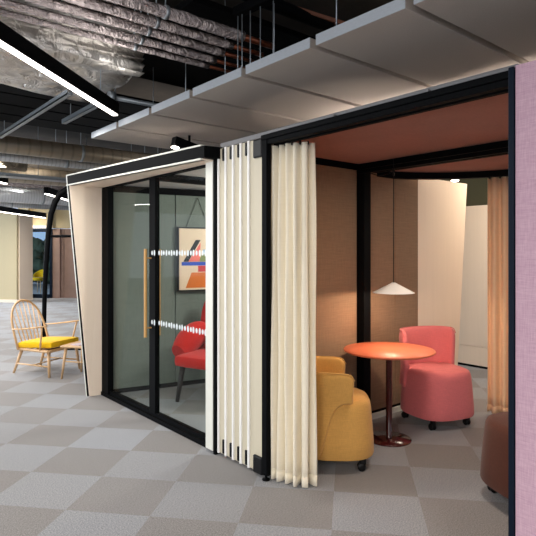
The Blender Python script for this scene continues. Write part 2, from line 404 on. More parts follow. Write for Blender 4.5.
# booth roof, terracotta underside
b = MB()
b.span((2.25,-.6,2.212),(3.57,WY+.05,2.24))
pl = [(3.57,-.6),(3.57,WY+.05)]
pl = [(cxb+.0, cyb-1.12)] + [(cxb+1.14*math.cos(t), cyb+1.14*math.sin(t)) for t in [R(-90+180*i/36) for i in range(37)]]
b.prism([(3.57,cyb-1.14)]+[(3.6+1.14*math.cos(R(-90+180*i/36)), cyb+1.14*math.sin(R(-90+180*i/36))) for i in range(37)]+[(3.57,cyb+1.14)], 2.19, 2.22)
struct(b.build('ceiling_booth', M['terra']))
b = MB(); b.span((2.26,-.6,2.241),(3.56,WY+.04,2.246)); struct(b.build('ceiling_booth_top', M['dullsteel']))  # grey layers added over roof and bay against red bounce onto the baffles
b = MB(); b.prism([(3.57,cyb-1.12)]+[(3.6+1.12*math.cos(R(-90+180*i/36)), cyb+1.12*math.sin(R(-90+180*i/36))) for i in range(37)]+[(3.57,cyb+1.12)], 2.221, 2.226); struct(b.build('ceiling_bay_top', M['dullsteel']))
# pink woven front panel on the right
b = MB(); b.span((2.185,-1.2,.02),(2.25,1.047,2.225), bev=.003); struct(b.build('wall_booth_front', M['pinkfab']))

b = MB(); b.span((2.3,.86,0),(3.5,.92,2.2)); struct(b.build('wall_booth_right', M['brownfab']))
# curtains
def curtain(name, label, path, n, amp, z0, z1, mat, flare=.0, seed=1, loc=None):
    rnd = random.Random(seed)
    path = [Vector(p+(0,)) for p in path]
    L = [0]
    for p, q in zip(path, path[1:]): L.append(L[-1]+(q-p).length)
    def pt(u):
        s_ = u*L[-1]
        for i in range(len(path)-1):
            if s_ <= L[i+1]+1e-9:
                f = (s_-L[i])/(L[i+1]-L[i]); t = (path[i+1]-path[i]).normalized(); return path[i].lerp(path[i+1], f), Vector((-t.y, t.x, 0))
        return path[-1], Vector((-t.y, t.x, 0))
    ph = [rnd.uniform(-.6,.6) for _ in range(n+2)]; am = [rnd.uniform(.65,1.3) for _ in range(n+2)]
    top = loc or (path[0].x, path[0].y, 0)
    root = thing(name, label, 'curtain', (top[0], top[1], 0))
    def fn(u, v):
        p, nn = pt(u); z = z0+(z1-z0)*v
        k = min(int(u*n), n-1); fr_ = u*n-k
        a = am[k]*(1-fr_)+am[k+1]*fr_
        w = math.sin(2*math.pi*u*n + ph[k]*(1-fr_)+ph[k+1]*fr_)
        w = math.copysign(abs(w)**.75, w)
        spread = 1+flare*(1-v)
        wob = .006*math.sin(v*9+u*17)
        return p + nn*(amp*a*w*spread*(.75+.25*(1-v)**.5) + wob) + Vector((0,0,z + (.004*math.sin(u*n*6.28) if v < .01 else 0)))
    b = MB(); b.grid(fn, n*14, 14)
    o = b.build('drape', mat); childify(o, root)
    sm = o.modifiers.new('thickness', 'SOLIDIFY'); sm.thickness = .004
    b = MB()
    for j in range(n):
        p, nn = pt((j+.25)/n); b.tube([(p.x,p.y,z1-.01),(p.x,p.y,z1+.012)], .006, 6)
    childify(b.build('glider', M['plastic']), root)['kind'] = 'stuff'
    # hem band
    b = MB(); b.grid(lambda u, v: fn(u, v*.03+.0)+Vector((0,0,0)), n*14, 1); h = b.build('hem', mat); childify(h, root)
    sm = h.modifiers.new('thickness', 'SOLIDIFY'); sm.thickness = .009; sm.offset = 0
    return root
curtain('curtain', 'cream full length curtain gathered beside the white folding leaves', [(2.272,2.69),(2.277,2.59),(2.29,2.50),(2.33,2.445),(2.40,2.43)], 6, .028, .01, 2.146, M['cream'], .35, 11)
pA = [(cxb+.02+rb*math.cos(R(t)), cyb+rb*math.sin(R(t))) for t in (24,18,12,6,0,-6,-12)]
curtain('curtain', 'peach orange curtain on the curved track at the back of the booth', pA, 8, .034, .03, 2.125, M['peach'], .15, 5)

# ================================================================ FOLDING PARTITION
fp = thing('folding_partition', 'stack of folded cream leaves with white edges beside black post', 'partition', (2.3,3.0,0))
ys = [2.848+.0885*k for k in range(5)]
for k, y in enumerate(ys):
    b = MB(); w_ = .128 if k == 0 else .0655
    b.span((2.222,y-w_,.02),(2.50,y+.0215,2.205), bev=.003, mi=0)
    b.span((2.209,y+.004,.018),(2.226,y+.0215,2.207), bev=.003, mi=1)
    part(b, 'leaf', [M['leaf'], M['leafedge']], fp)
for k, y in enumerate(ys):
    for z0, z1 in ((.03,.13),(2.11,2.2)):
        if k < 4:
            b = MB(); b.span((2.208,y+.026,z0),(2.2215,y+.050,z1), bev=.006); part(b, 'hinge_bracket', M['plastic'], fp)
for z0, z1 in ((.015,.13),(2.08,2.2)):
    b = MB(); b.span((2.20,2.706,z0),(2.2215,2.80,z1), bev=.009); part(b, 'pivot_bracket', M['plastic'], fp)
b = MB(); b.span((2.21,2.702,.14),(2.222,2.714,2.07)); part(b, 'brass_edge', M['brass'], fp)

# ================================================================ GLASS FRONTED POD (left)
LT = Vector((1.908,5.38,2.217)); LB = Vector((2.11,5.38,0)); RT = Vector((2.105,3.262,2.217)); RB = Vector((2.195,3.27,0))
GX = 2.235; Y0 = 3.30; Y1 = 5.345
po = thing('doorway_surround', 'flared pale maple surround with black fascia framing the glass door', 'door surround', (2.2,4.3,0))
# left reveal (maple lining), left outer skin
gl0 = Vector((GX,Y1,0)); gl1 = Vector((GX,Y1,2.12))
fh = .085    # fascia height
b = MB()
lt_in = Vector((LT.x+.004, 5.355, LT.z-fh-.012))
b.hexa([LB+Vector((.004,-.022,.0)), gl0+Vector((0,0,0)), gl0+Vector((0,.05,0)), LB+Vector((.004,-.004,0)),
        lt_in+Vector((0,0,0)), gl1, gl1+Vector((0,.05,0)), lt_in+Vector((0,.02,0))])
part(b, 'side_lining', M['maple'], po)
# front edge of the left side: white edging, black line
def strip(p, q, w, t, mat, name, par, wd=Vector((0,1,0)), td=Vector((1,0,0))):
    b = MB(); W = wd*w; T = td*t
    b.hexa([p, p+T, p+T+W, p+W, q, q+T, q+T+W, q+W]); return part(b, name, mat, par)
strip(LB+Vector((-.01,0,0)), Vector((LT.x-.01,LT.y,LT.z)), .03, .3, M['black'], 'side_skin', po)
strip(LB+Vector((-.014,.015,0)), Vector((LT.x-.014,LT.y+.015,LT.z+.004)), .018, .012, M['edge'], 'edge_strip', po)
# header: soffit lining from fascia back to the glass
b = MB()
rt_in = Vector((RT.x+.004, RT.y, RT.z-fh-.012))
b.hexa([lt_in, Vector((GX,Y1,2.12)), Vector((GX,Y0-.04,2.12)), rt_in,
        lt_in+Vector((0,0,.02)), Vector((GX,Y1,2.14)), Vector((GX,Y0-.04,2.14)), rt_in+Vector((0,0,.02))])
part(b, 'soffit_lining', M['mapleY'], po)
b = MB()
z0 = RT.z-fh
b.hexa([Vector((LT.x-.008,LT.y,z0)), Vector((GX+.05,LT.y,z0)), Vector((GX+.05,RT.y-.07,z0)), Vector((RT.x-.008,RT.y-.04,z0)),
        Vector((LT.x-.008,LT.y,RT.z)), Vector((GX+.05,LT.y,RT.z)), Vector((GX+.05,RT.y-.07,RT.z)), Vector((RT.x-.008,RT.y-.04,RT.z))])
part(b, 'fascia', M['black'], po)
b = MB()
for z in (RT.z, z0-.012):
    ex = .0 if z == RT.z else .0
    b.hexa([Vector((LT.x-.014,LT.y+.03,z)), Vector((LT.x+.03,LT.y+.03,z)), Vector((RT.x+.03,RT.y,z)), Vector((RT.x-.014,RT.y,z)),
            Vector((LT.x-.014,LT.y+.03,z+.012)), Vector((LT.x+.03,LT.y+.03,z+.012)), Vector((RT.x+.03,RT.y,z+.012)), Vector((RT.x-.014,RT.y,z+.012))])
part(b, 'edge_strip', M['edge'], po)
# right side board, seen almost end on
b = MB()
b.span((2.195,3.262,.02),(2.235,3.355,RT.z-fh-.01), bev=.003)
part(b, 'side_board', M['edge'], po)
b = MB(); b.span((2.2,3.232,0),(2.25,3.260,2.2)); part(b, 'corner_post', M['black'], po)

# sliding glass door
dr = bpy.data.objects.new('door_1', None); COL.objects.link(dr); dr['kind'] = 'structure'; dr.location = (GX,4.3,0)
YM = 4.26   # meeting stile
b = MB()
b.span((GX-.01,Y0-.03,0),(GX+.06,Y1,.035)); b.span((GX+.02,Y0,.035),(GX+.05,Y1,.06)); b.span((GX+.065,Y0-.03,0),(GX+.12,Y1,.03)); 
b.span((GX,Y1-.15,.03),(GX+.06,Y1,2.13)); b.span((GX,Y0-.03,2.112),(GX+.06,Y1-.13,2.13)); b.span((GX+.005,Y0-.03,.035),(GX+.06,Y0+.01,2.112))
part(b, 'door_frame', M['black'], dr)
b = MB(); b.span((GX+.01,YM-.035,.06),(GX+.055,YM+.075,2.112), bev=.003); part(b, 'door_stile', M['black'], dr)
b = MB(); b.span((GX+.03,YM+.055,.06),(GX+.038,Y1-.13,2.112)); part(b, 'glass_pane', M['glass'], dr)
b = MB(); b.span((GX+.03,Y0+.01,.06),(GX+.038,YM-.035,2.112)); part(b, 'glass_pane', M['glass'], dr)
def handle(x, y):
    b = MB(); b.tube([(x,y,.72),(x,y,1.49)], .014, 16)
    for z in (.80,1.41): b.tube([(x,y,z),(GX+.03,y,z)], .007, 8)
    part(b, 'handle', M['oak'], dr, smooth=True)
handle(GX-.045, YM+.035); handle(GX+.105, YM+.07)
for zc in (1.455, .85):
    b = MB(); y = YM+.015; i = 0
    while y > Y0+.03:
        xx = GX+.0285 if y < YM-.035 else GX+.008
        h = .02
        for dy in (0,):
            c = Vector((xx, y, zc)); n_ = 14
            b._add([c+Vector((0, .0145*math.cos(2*math.pi*k/n_), (.02 if i % 2 == 0 else .026)*math.sin(2*math.pi*k/n_))) for k in range(n_)] , [tuple(range(n_))])
        y -= .043 + .004*math.sin(i*1.7); i += 1
    o = part(b, 'dot_band', M['dots'], dr); o['kind'] = 'stuff'; sm = o.modifiers.new('thickness', 'SOLIDIFY'); sm.thickness = .0008

# pod interior
w0 = Vector((2.30,5.30)); wd = Vector((1.07,-.235)).normalized(); wn = Vector((wd.y*-1, wd.x))   # points to +y
def wallseg(mb, s0, s1, z0, z1, th=.06, off=0.0):
    p = w0+wd*s0+wn*off; q = w0+wd*s1+wn*off
    mb.hexa([(p.x,p.y,z0),(q.x,q.y,z0),(q.x+wn.x*th,q.y+wn.y*th,z0),(p.x+wn.x*th,p.y+wn.y*th,z0),
             (p.x,p.y,z1),(q.x,q.y,z1),(q.x+wn.x*th,q.y+wn.y*th,z1),(p.x+wn.x*th,p.y+wn.y*th,z1)])
b = MB(); wallseg(b, -.02, .692, .05, 2.08); wallseg(b, .704, 1.5, .05, 2.08); wallseg(b, 1.512, 2.35, .05, 2.08); struct(b.build('wall_pod_left', M['greyfab']))
b = MB(); wallseg(b, -.02, 2.35, 0, .05, .05, .01); wallseg(b, -.02, 2.35, 2.08, 2.15, .07, -.01); wallseg(b, 0, 2.35, .05, 2.1, .04, .04)
b.span((2.3,4.28,2.10),(4.6,4.36,2.16)); struct(b.build('trim_pod', M['black']))
b = MB(); b.span((2.30,3.15,2.165),(4.62,5.34,2.195)); struct(b.build('ceiling_pod', M['offwhite']))
b = MB(); b.span((2.29,3.16,0),(4.6,3.2,2.16)); struct(b.build('wall_pod_right', M['greyfab']))
b = MB(); b.span((4.56,3.2,0),(4.62,5.3,2.16)); struct(b.build('wall_pod_rear', M['greyfab']))

# framed artwork on wire (hangs on the pod wall)
def onwall(s_, z, off=0.0):
    p = w0+wd*s_-wn*off; return Vector((p.x, p.y, z))
S0 = .71; S1 = 1.185; ZB = 1.035; ZT = 1.735
art = thing('framed_artwork', 'abstract geometric picture in a dark frame hung by wire in the pod', 'picture', onwall((S0+S1)/2, ZB))
art.rotation_euler = (0,0,0)
def wp(poly, off, th, name, mat):
    b = MB(); b.plate([onwall(S0+(S1-S0)*u, ZB+(ZT-ZB)*v, off) for u, v in poly], Vector((-wn.x,-wn.y,0)), th); return part(b, name, mat, art)
b = MB()
for (u0,u1,v0,v1) in ((0,.035,0,1),(.965,1,0,1),(0.035,.965,0,.02),(0.035,.965,.98,1)):
    b.plate([onwall(S0+(S1-S0)*u, ZB+(ZT-ZB)*v, .0) for u, v in ((u0,v0),(u1,v0),(u1,v1),(u0,v1))], Vector((-wn.x,-wn.y,0)), .045)
part(b, 'frame', M['pblack'], art)
cv = wp([(.035,.02),(.965,.02),(.965,.98),(.035,.98)], .005, .025, 'canvas', M['canvas'])
def ptch(poly, mat, name):
    b = MB(); b.plate([onwall(S0+(S1-S0)*u, ZB+(ZT-ZB)*v, .031) for u, v in poly], Vector((-wn.x,-wn.y,0)), .0012)
    o = b.build(name, mat); childify(o, art); return o
ptch([(.14,.46),(.26,.46),(.56,.80),(.44,.80)], M['pblack'], 'black_bar')
ptch([(.262,.46),(.54,.46),(.56,.76)], M['psalmon'], 'salmon_triangle')
ptch([(.50,.46),(.88,.46),(.86,.57),(.60,.58)], M['psage'], 'green_shape')
ptch([(.88,.46),(.95,.46),(.95,.60),(.88,.56)], M['pblue'], 'blue_block')
ptch([(.80,.66),(.93,.66),(.93,.71),(.80,.71)], M['pred'], 'red_square')
ptch([(.62,.585),(.93,.60),(.93,.65),(.62,.65)], M['ppale'], 'pale_block')
ptch([(.10,.40),(.96,.40),(.96,.455),(.10,.455)], M['pblue'], 'blue_bar')
ptch([(.50,.30),(.92,.30),(.92,.395),(.50,.395)], M['pcrim'], 'crimson_block')
ptch([(.20,.05),(.962,.05),(.962,.29),(.34,.29)], M['porange'], 'orange_base')
b = MB()
hk = onwall((S0+S1)/2, 2.06, .012)
for u in (.22,.78): b.tube([hk, onwall(S0+(S1-S0)*u, ZT, .012)], .0025, 6)
part(b, 'wire', M['plastic'], art)

# ================================================================ FURNITURE
def superell(t, a, bb, n=2.8):
    c, s_ = math.cos(t), math.sin(t)
    return a*math.copysign(abs(c)**(2/n), c), bb*math.copysign(abs(s_)**(2/n), s_)
def tub_chair(name, label, mat, loc, rz, wrap, ztop, zlow, dip, a=.27, bk=.27, swoop=0.0, flare=.0):
    """front of chair is +X"""
    root = thing(name, label, 'chair', loc, rz)
    NS = 56
    prof = [(.0,.085),(.86,.085),(.98,.092),(1.0,.105),(.985,.2),(.955,.32),(.93,.40),(.91,.435),(.87,.458),(.78,.470),(.4,.478),(0,.480)]
    b = MB(); rings = []
    for f, z in prof[1:-1]:
        ring = []
        for k in range(NS):
            t = 2*math.pi*k/NS; x, y = superell(t, a*1.04, bk*1.06)
            x += .02
            ring.append(b.bm.verts.new((x*f, y*f, z)))
        rings.append(ring)
    for p, q in zip(rings, rings[1:]):
        for k in range(NS): fc = b.bm.faces.new((p[k], p[(k+1)%NS], q[(k+1)%NS], q[k])); fc.smooth = True
    b.bm.faces.new(rings[0][::-1]); b.bm.faces.new(rings[-1])
    o = b.build('seat', mat, root, smooth=True)
    # shell backrest
    def outer(t, z):
        x, y = superell(t, a*1.04, bk*1.06); x += .02
        fl = 1.0-.08*max(0, min(1, (z-.09)/.36)) if z < .45 else .92+flare*min(1, (z-.45)/.25)
        return x*fl, y*fl
    T = R(wrap)
    th = .045
    def low(u):
        e = abs(2*u-1)             # 0 at centre back, 1 at the tips
        e2 = max(0, min(1, (e-.66)/.22)); e2 = e2*e2*(3-2*e2)
        return zlow + swoop*e2
    def top(u):
        e = abs(2*u-1); k = max(0, (e-.86)/.14)
        return ztop - dip*e**2 - .045*(1-math.sqrt(max(0, 1-k*k)))
    b = MB(); nu, nv = 48, 12; G = {}
    for side in (0, 1):
        for i in range(nu+1):
            u = i/nu; t = math.pi + T*(2*u-1)
            for j in range(nv+1):
                v = j/nv; z = low(u)+(top(u)-low(u))*v
                x, y = outer(t, z); r_ = math.hypot(x, y); nx, ny = x/r_, y/r_
                rim = .012*(1-min(1, (1-v)*8))**2
                off = (th if side == 0 else -.0) 
                if side == 0: off = .022-rim
                else: off = -.028+rim
                G[side,i,j] = b.bm.verts.new((x+nx*off, y+ny*off, z+(rim*0)))
    def q(*v):
        fc = b.bm.faces.new(v); fc.smooth = True
    for i in range(nu):
        for j in range(nv):
            q(G[0,i,j],G[0,i,j+1],G[0,i+1,j+1],G[0,i+1,j]); q(G[1,i,j],G[1,i+1,j],G[1,i+1,j+1],G[1,i,j+1])
        q(G[0,i,0],G[0,i+1,0],G[1,i+1,0],G[1,i,0]); q(G[0,i,nv],G[1,i,nv],G[1,i+1,nv],G[0,i+1,nv])
    for j in range(nv):
        q(G[0,0,j],G[1,0,j],G[1,0,j+1],G[0,0,j+1]); q(G[0,nu,j],G[0,nu,j+1],G[1,nu,j+1],G[1,nu,j])
    o = b.build('backrest', mat, root)
    for f in o.data.polygons: f.use_smooth = True
    subd(o, 1)
    # piping along the top and tips of the shell
    pp = []
    for i in range(nu+1):
        u = i/nu; t = math.pi+T*(2*u-1); z = top(u); x, y = outer(t, z); r_ = math.hypot(x, y)
        pp.append((x+x/r_*.012, y+y/r_*.012, z-.001))
    b = MB(); b.tube(pp, .0045, 6); pi_ = b.build('piping', mat, root)
    # plinth + casters
    b = MB(); b.lathe([(.19,.062),(.2,.066),(.2,.085)], (0.01,0,0), 24); b.build('base_plate', M['plastic'], root)
    for ax, ay in ((.19,.18),(.19,-.18),(-.17,.18),(-.17,-.18)):
        b = MB(); b.box((ax,ay,.062), (.045,.03,.045), 0, .01); b.tube([(ax,ay,.06),(ax,ay,.09)], .01, 8)
        c = b.build('caster', M['plastic'], root)
        b = MB()
        Mx = Matrix.Rotation(R(90), 4, 'X')
        for s_ in (-.014,.014):
            b.lathe([(.006,-.009),(.024,-.008),(.028,-.004),(.028,.004),(.024,.008),(.006,.009)], (ax-.008,ay+s_,.0285), 20, M4=Mx)
        w = b.build('wheel', M['plastic'], c)
    return root
def head(dx, dy): return math.atan2(dy, dx)
TB = Vector((3.425,2.635,0))
G_ = at(332, 3.80)
tub_chair('tub_chair', 'mustard yellow wraparound tub armchair on casters left of the round table', M['gold'], G_, R(-42), 105, .685, .10, .02, a=.255, bk=.25, swoop=.36, flare=.12)
P_ = at(435, 4.67)
fdir = cw(.42, -1).normalized()
tub_chair('tub_chair', 'coral pink chair with tall curved back on casters behind the round table', M['pink'], P_, head(fdir.x, fdir.y), 80, .785, .3, .0, a=.262, bk=.262, flare=.05)
B_ = at(540, 3.16)
fdir = cw(-1, -.25)
tub_chair('tub_chair', 'chocolate brown chair on casters half hidden by pink wall panel', M['choc'], B_, head(fdir.x, fdir.y), 85, .78, .3, .0, a=.27, bk=.27)

# round table
t = thing('round_table', 'round orange topped pedestal table under the white pendant lamp', 'table', TB)
b = MB(); b.lathe([(0.0001,.682),(.325,.682),(.350,.692),(.352,.698),(.348,.704),(0.0001,.704)], (0,0,0), 64); b.build('tabletop', M['orange'], t)
b = MB(); b.lathe([(.03,.012),(.024,.02),(.024,.65),(.06,.664),(.06,.682)], (0,0,0), 24); b.build('column', M['oxblood'], t)
b = MB(); b.lathe([(.0001,0),(.170,0),(.172,.004),(.170,.010),(.03,.016),(.0001,.016)], (0,0,0), 48); b.build('base', M['oxblood'], t)

# pendant lamp
LP = at(393.6, 4.27)
pe = thing('pendant_lamp', 'white shallow cone pendant lamp hanging over the orange table', 'lamp', (LP.x,LP.y,1.14))
def lp(x=0, y=0, z=0): return Vector((x, y, z))
b = MB()
b.lathe([(.012,.082),(.03,.072),(.161,.004),(.163,.0),(.159,.0),(.028,.064),(.010,.070)], (0,0,0), 56); b.build('lamp_shade', M['white'], pe, smooth=True)
b = MB(); b.lathe([(.0001,.030),(.022,.034),(.028,.048),(.018,.062),(.0001,.064)], (0,0,0), 20); b.build('bulb', M['lampglow'], pe)
b = MB(); hx = Vector((3.52,2.9,2.12)) - Vector((LP.x,LP.y,1.14))
pts = [(0,0,.07),(0,0,.9)]
top_ = Vector((0,0,.965))
b.tube([(0,0,.07),(0,0,.5),(0,0,.86)]+[top_.lerp(hx, k/8)+Vector((0,0,-.03*math.sin(math.pi*k/8))) for k in range(0,9)], .0035, 6); b.build('cord', M['plastic'], pe)
b = MB(); b.tube([(0,0,.93),(0,0,.985)], .009, 8); b.tube([(0,0,.98),(0,0,1.06)], .003, 6); b.build('cord_grip', M['plastic'], pe)

# red armchair in the pod
def red_chair(loc, rz):
    root = thing('armchair', 'scarlet upholstered armchair with dark tapered legs inside the glass fronted pod', 'chair', loc, rz)
    # +X front
    b = MB(); b.box((.04,0,.40), (.60,.56,.13), 0, .045); subd(b.build('seat', M['red'], root, smooth=True), 1)
    # back: curved padded shield
    b = MB(); nu, nv = 20, 14; G = {}
    for s_ in (0,1):
        for i in range(nu+1):
            for j in range(nv+1):
                u = 2*i/nu-1; v = j/nv
                hw = .30*(1-.0*v)*math.sqrt(max(.0, 1-max(0, (v-.52)/.48)**2.2))+.0
                z = .36+.79*v; y = u*max(hw, .03)*1.2; x = -.26-.14*v+.10*u*u
                e = (1-abs(u)**4)**.5*(1-v**8)**.5
                x += (.055*e if s_ else -.055*e)
                G[s_,i,j] = b.bm.verts.new((x,y,z))
    for i in range(nu):
        for j in range(nv):
            b.bm.faces.new((G[0,i,j],G[0,i,j+1],G[0,i+1,j+1],G[0,i+1,j])); b.bm.faces.new((G[1,i,j],G[1,i+1,j],G[1,i+1,j+1],G[1,i,j+1]))
        b.bm.faces.new((G[0,i,0],G[0,i+1,0],G[1,i+1,0],G[1,i,0])); 
    o = b.build('backrest', M['red'], root, smooth=True)
    for s_ in (-1,1):
        b = MB(); nu2 = 16
        pts = []; rs = []
        # padded wing arm as a flattened fat tube rising backwards
        for k in range(11):
            f = k/10; pts.append((.20-.46*f, s_*(.315+.01*math.sin(math.pi*f)),   .455+.15*math.sin(f*1.9))); rs.append(.115*math.sin(math.pi*(.14+.72*f))**.5)
        b.tube(pts, rs, 18, sx=1.25); 
        o = b.build('arm', M['red'], root, smooth=True)
    b = MB(); b.box((-.14,0,.58), (.12,.42,.28), 0, .05, M4=Matrix.Rotation(R(-16), 4, 'Y')); subd(b.build('cushion', M['red'], root, smooth=True), 1)
    for x, y in ((.25,.22),(.25,-.22),(-.22,.2),(-.22,-.2)):
        b = MB(); b.tube([(x,y,.35),(x*1.22,y*1.12,0)], [.03,.018], 12); b.build('leg', M['darkleg'], root)
    return root
fd = cw(-.5, -.87)
red_chair(at(216, 5.42), head(fd.x, fd.y))

# lounge chair of bent ash with spindles
def windsor(loc, rz):
    root = thing('spindle_chair', 'low ash wood spindle back armchair with bright yellow seat cushion', 'chair', loc, rz)
    # +X front ; seat frame
    sh = .30
    b = MB(); fr_ = [(.27,.27),(.27,-.27),(-.24,-.22),(-.24,.22)]
    for p, q in zip(fr_, fr_[1:]+fr_[:1]): b.tube([(p[0],p[1],sh),(q[0],q[1],sh)], .017, 8)
    for k in range(5): b.tube([(-.2+.1*k,-.24,sh),(-.2+.1*k,.24,sh)], .008, 6)
    b.build('seat_frame', M['ash'], root, smooth=True)
    b = MB(); b.box((.03,0,sh+.06), (.53,.49,.085), 0, .03, M4=Matrix.Rotation(R(-3), 4, 'Y')); subd(b.build('cushion', M['yellow'], root, smooth=True), 1)
    hoop = []
    n = 22; H = .56; lean = .34
    for k in range(n+1):
        t = math.pi*k/n; y = .255*math.cos(t)*(1+.10*math.sin(t)); h = H*math.sin(t)**.62
        hoop.append((-.20-lean*h, y, sh+h))
    b = MB(); b.tube(hoop, .0135, 10); b.build('back_hoop', M['ash'], root)
    for k in range(7):
        f = (k-3)/3.6; yb = f*.19; yt = f*.245
        s_ = math.sqrt(max(0, 1-(yt/.28)**2)); h = H*s_**.62*.985
        b = MB(); b.tube([(-.205,yb,sh),(-.2-lean*h,yt,sh+h)], .0065, 8); b.build('spindle', M['ash'], root)
    for s_ in (-1,1):
        b = MB(); b.tube([(-.285,s_*.262,sh+.235),(-.1,s_*.295,sh+.25),(.12,s_*.305,sh+.28),(.27,s_*.29,sh+.305)], [.012,.015,.018,.014], 10, sx=.6); a_ = b.build('arm', M['ash'], root)
        b = MB(); b.tube([(.14,s_*.262,sh-.01),(.20,s_*.295,sh+.285)], .011, 8); b.build('arm_support', M['ash'], root)
    for x, y in ((.24,.23),(.24,-.23),(-.2,.19),(-.2,-.19)):
        b = MB(); b.tube([(x,y,sh),(x*1.15+(.0 if x > 0 else -.08),y*1.13,0)], [.02,.014], 10); b.build('leg', M['ash'], root)
    for s_ in (-1,1):
        b = MB(); b.tube([(.255,s_*.245,.12),(-.27,s_*.21,.12)], .010, 8); b.build('stretcher', M['ash'], root)
    b = MB(); b.tube([(0,.23,.12),(0,-.23,.12)], .009, 8); b.build('stretcher', M['ash'], root)
    return root
fd = cw(1, -.38)
windsor(at(47, 6.62), head(fd.x, fd.y))
# small side table
tc_ = at(88, 6.35)
t = thing('side_table', 'small ash wood side table beside the spindle chair', 'table', tc_, -PHI-R(15))
b = MB(); b.box((0,0,.375), (.46,.42,.022), 0, .008); b.build('tabletop', M['ash'], t)
for x, y in ((.18,.16),(.18,-.16),(-.18,.16),(-.18,-.16)):
    b = MB(); b.tube([(x,y,.37),(x*1.22,y*1.2,0)], [.018,.011], 10); b.build('leg', M['ash'], t)
for s_ in (-1,1):
    b = MB(); b.tube([(-.19,s_*.17,.2),(.19,s_*.17,.2)], .008, 8); b.build('stretcher', M['ash'], t)
b = MB(); b.box((0,0,.0), (.2,.14,.008), R(20), .001)
o = b.build('magazine', M['mag']); o.location = Vector((tc_.x,tc_.y,.3905))+cw(-.06,-.05)*1; tag(o, 'pale magazine lying on the small ash side table', 'magazine')

# black arched steel frame beside the pod
b_pts = [at(px, 8.1, EYE+(HZ-py)*8.1/FPX) for px, py in ((44.5,348),(44,325),(44.5,300),(45.5,275),(47,250),(48.5,232),(51,214),(55,202),(60,194),(67,189),(80,187.5),(95,188),(110,192))]
ar = thing('arched_frame', 'black curved steel arch standing on the carpet behind the spindle chair', 'frame', at(46,8.1))
b = MB(); b.tube(b_pts, [.03,.032,.034,.036,.038,.04,.042,.045,.045,.045,.045,.045,.045], 12, sx=1.0); part(b, 'arch', M['black'], ar)
b = MB(); b.box(at(70, 8.1, .02), (.95,.10,.04), -PHI, .004); part(b, 'base_bar', M['black'], ar)
b = MB(); b.tube([at(48.6, 8.1, 1.7), at(110, 8.1, 1.7)], .02, 8); part(b, 'cross_bar', M['black'], ar)

# ================================================================ CEILING KIT
BZ = 2.537; bx0 = 1.987
names = {4.997:'end grey felt ceiling baffle at the far left of the row', 4.397:'second grey felt ceiling baffle from the far left end',
 3.797:'third grey felt ceiling baffle, above the glass door', 3.197:'fourth grey felt ceiling baffle, above the folded white leaves',
 2.597:'fifth grey felt ceiling baffle, whose edge meets the row of thin rods', 1.997:'sixth grey felt ceiling baffle, above the booth opening',
 1.397:'seventh grey felt ceiling baffle, above the pink wall panel', .797:'nearest grey felt ceiling baffle at the top right corner'}
for y1, lab in names.items():
    root = thing('ceiling_baffle', lab, 'ceiling panel', (bx0, y1, BZ), 0, 'grey felt baffles hung over the pods')
    b = MB(); b.span((.004,-.555,0),(3.3,0,.055), bev=.002); b.build('panel', M['felt'], root)
    b = MB(); b.span((0,-.555,0.0005),(.004,0,.0555)); b.build('edge_face', M['feltedge'], root)
    for dx in (.5,2.6):
        b = MB(); b.tube([(dx,-.28,.055),(dx,-.28,1.16)], .004, 6); b.build('hanger', M['steel'], root)

# linear lights (grid aligned direction)
def linear(a0, d0, a1, d1, z, label, w=.058, h=.10):
    p = cw(a0,d0,z); q = cw(a1,d1,z); L = (q-p).length; ang = math.atan2(q.y-p.y, q.x-p.x)
    root = thing('linear_light', label, 'light', (p+q)/2, ang, 'black linear lights with white diffusers')
    b = MB(); b.box((0,0,h/2+.008), (L,w,h), 0, .004); b.build('housing', M['black'], root)
    b = MB(); b.box((0,0,.004), (L-.03,w-.016,.012), 0, .002); b.build('diffuser', M['led'], root)
    for x in (-L/2+.3, L/2-.3):
        b = MB(); b.tube([(x,0,h),(x,0,3.7-z)], .003, 6); b.build('suspension_wire', M['steel'], root)
    return root
zl = 2.6
def ldepth(py, z): return FPX*(z-EYE)/(HZ-py)
dE = ldepth(116, zl); aE = rr(116, dE); sl = math.tan(R(7.0))
linear(aE-sl*(dE-1.0), 1.0, aE, dE, zl, 'long bright linear light crossing the upper left corner')
def far_line(px0, py0, px1, py1, z, lab, w=.07, ext=0):
    d0, d1 = ldepth(py0, z), ldepth(py1, z); linear(rr(px0,d0), d0, rr(px1,d1), d1, z, lab, w, .13)
far_line(-40, 206.5, 45, 218, 2.42, 'distant linear light below the round silver duct at left edge', .09)
far_line(46, 194, 80, 204, 2.6, 'short distant linear light running behind the black arch', .09)
far_line(-30, 176, 6, 184, 2.6, 'distant linear light cut by the left picture edge', .09)

# spotlight over portal
sp = at(178, 4.9, 2.372)
t = thing('spotlight', 'black box spotlight under the baffles above the glass door', 'light', sp)
b = MB(); b.box((.10,0,.06), (.30,.085,.085), 0, .006, M4=Matrix.Rotation(R(12),4,'Y')); b.build('housing', M['black'], t)
b = MB(); b.box((-.03,0,.035), (.05,.06,.012), 0, .003, M4=Matrix.Rotation(R(12),4,'Y')); b.build('lens', M['spotglow'], t)
b = MB(); b.tube([(.12,.0,.07),(.12,0,.165)], .012, 8); b.build('stem', M['black'], t)
sp2 = at(455, 6.1, 2.27)
t = thing('spotlight', 'small lit spotlight beyond the curved track at booth back', 'light', sp2)
b = MB(); b.lathe([(.045,.002),(.05,.0),(.05,.12),(.02,.13)], (0,0,0), 20); b.build('housing', M['black'], t)
b = MB(); b.lathe([(.0001,-.012),(.03,-.010),(.042,0),(.042,.002)], (0,0,0), 20); b.build('lens', M['spotglow'], t)
b = MB(); b.tube([(0,0,.12),(0,0,1.43)], .008, 8); b.build('stem', M['black'], t)

